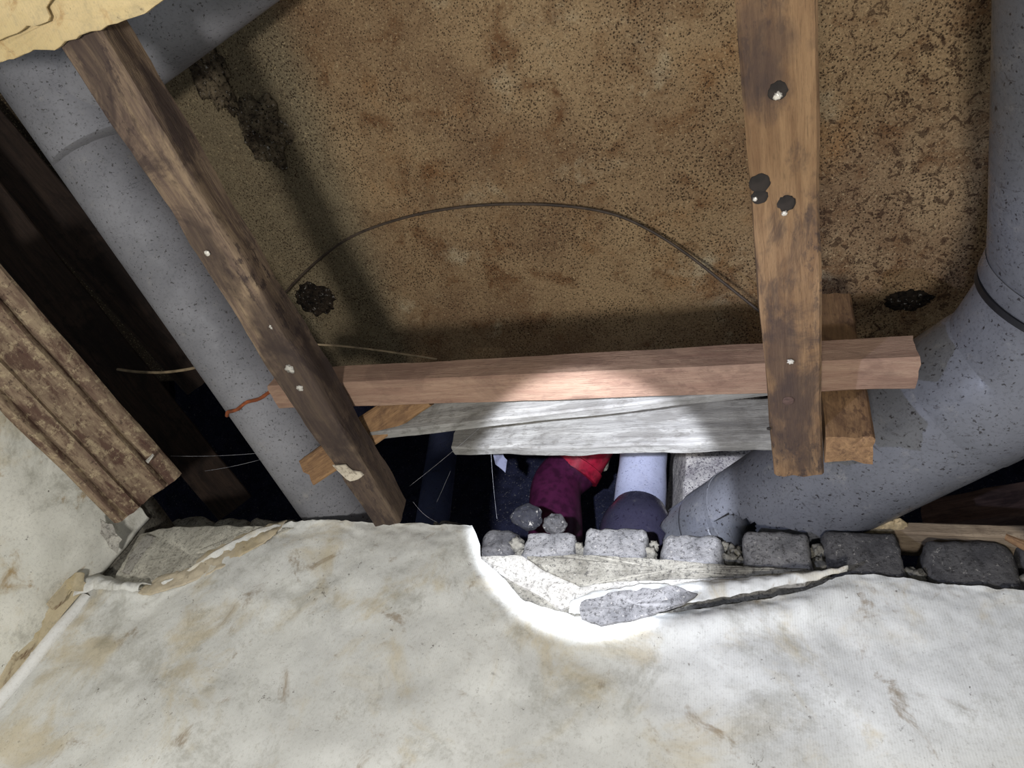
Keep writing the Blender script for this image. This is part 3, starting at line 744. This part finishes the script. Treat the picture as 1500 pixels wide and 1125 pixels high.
# ------------------------------------------------------------------ wires
arc = [oZ(x, y, z) for x, y, z in ((408, 440, 2.572), (440, 405, 2.574), (480, 370, 2.577), (525, 342, 2.580), (600, 317, 2.582), (680, 303, 2.584), (760, 299, 2.584), (840, 303, 2.582), (905, 316, 2.574), (960, 342, 2.562), (1010, 375, 2.548), (1060, 414, 2.532), (1115, 458, 2.51), (1180, 510, 2.49))]
o = tube('arched_wire', catmull(arc, 8), .0022, M['wire_dark'], None, 10); tag(o, 'long thin wire arching across the brown slab', 'wire')
w2 = [P(x, y, d) for x, y, d in ((452, 504, 1.06), (500, 507, 1.08), (560, 514, 1.1), (640, 526, 1.12))]
o = tube('short_wire', catmull(w2, 8), .0016, M['wire'], None, 8); tag(o, 'short pale wire lying just above the left end of the cross beam', 'wire')
w3 = [P(x, y, d) for x, y, d in ((172, 541, 1.18), (205, 545, 1.17), (245, 545, 1.16), (292, 537, 1.15), (340, 520, 1.18))]
o = tube('pale_cord', catmull(w3, 8), .0024, M['wire'], None, 8); tag(o, 'pale cord stretched through the dark left of the drain pipe', 'cord')

# cobweb threads in the dark opening
th = [((715, 616, .93), (600, 712, 1.0)), ((765, 650, .98), (742, 662, .98)), ((718, 640, 1.0), (728, 760, 1.0)), ((250, 668, 1.1), (400, 662, 1.08)), ((300, 690, 1.1), (400, 668, 1.08)), ((822, 625, .95), (755, 650, .98)), ((605, 735, .95), (640, 765, .95)), ((660, 690, 1.0), (640, 735, 1.0))]
vs = []; fs = []
for (p, q) in th:
    A_ = P(*p); B_ = P(*q); n = 10; t = (B_ - A_).normalized(); u = t.orthogonal(); v = t.cross(u); base = len(vs)
    for i in range(n + 1):
        s = i / n; c = A_.lerp(B_, s) - Vector((0, 0, .004 * math.sin(s * math.pi)))
        for j in range(4):
            an = math.pi / 2 * j; vs.append(c + (u * math.cos(an) + v * math.sin(an)) * .00011)
    for i in range(n):
        for j in range(4): fs.append((base + i * 4 + j, base + i * 4 + (j + 1) % 4, base + i * 4 + 4 + (j + 1) % 4, base + i * 4 + 4 + j))
o = link_mesh('cobweb', vs, fs, M['web']); tag(o, 'fine cobweb threads strung across the dark opening', 'cobweb', kind='stuff')

# small things in the opening
o = lump('rubble_piece', P(772, 757, .93), (.021, .018, .016), M['foil'], None, 11, .22, 1.4, 4); tag(o, 'crumpled grey rubble piece behind the first pale brick', 'rubble')
o = lump('rubble_piece', P(812, 768, .92), (.016, .015, .012), M['brick_dark'], None, 12, .22, 1.6, 4); tag(o, 'small dark rubble piece below the maroon elbow', 'rubble')
o = plate('cloth_scrap', [P(722, 656, 1.1), P(736, 664, 1.1), P(744, 674, 1.1), P(740, 692, 1.1), P(726, 680, 1.1), P(722, 668, 1.1)], .003, -ray(735, 675), simple('grey_cloth', (96, 98, 116), .9), None, 4, .002, .002); tag(o, 'small grey scrap hanging in the dark left of the maroon elbow', 'scrap')

# ------------------------------------------------------------------ torn ceiling sheet at the top left
ZC = 2.13
def cz(pts, dz=0): return [oZ(x, y, ZC + dz) for x, y in pts]
cp = plate('ceiling_sheet', cz([(-160, -160), (300, -160), (255, -30), (240, -2), (222, 10), (213, 20), (150, 40), (120, 55), (80, 72), (48, 74), (20, 86), (0, 92), (-60, 100), (-160, 110)]), .004, DN, M['paper_cream'], None, 3, .004, .0015)
tag(cp, 'yellowed torn ceiling paper hanging at the upper left corner', 'ceiling paper')
plate('upper_layer', cz([(-160, -170), (150, -170), (110, -20), (72, 0), (68, 12), (74, 26), (70, 32), (40, 40), (0, 58), (-60, 80), (-160, 110)], -.008), .003, DN, M['paper_cream'], cp, 5, .003, .0015)
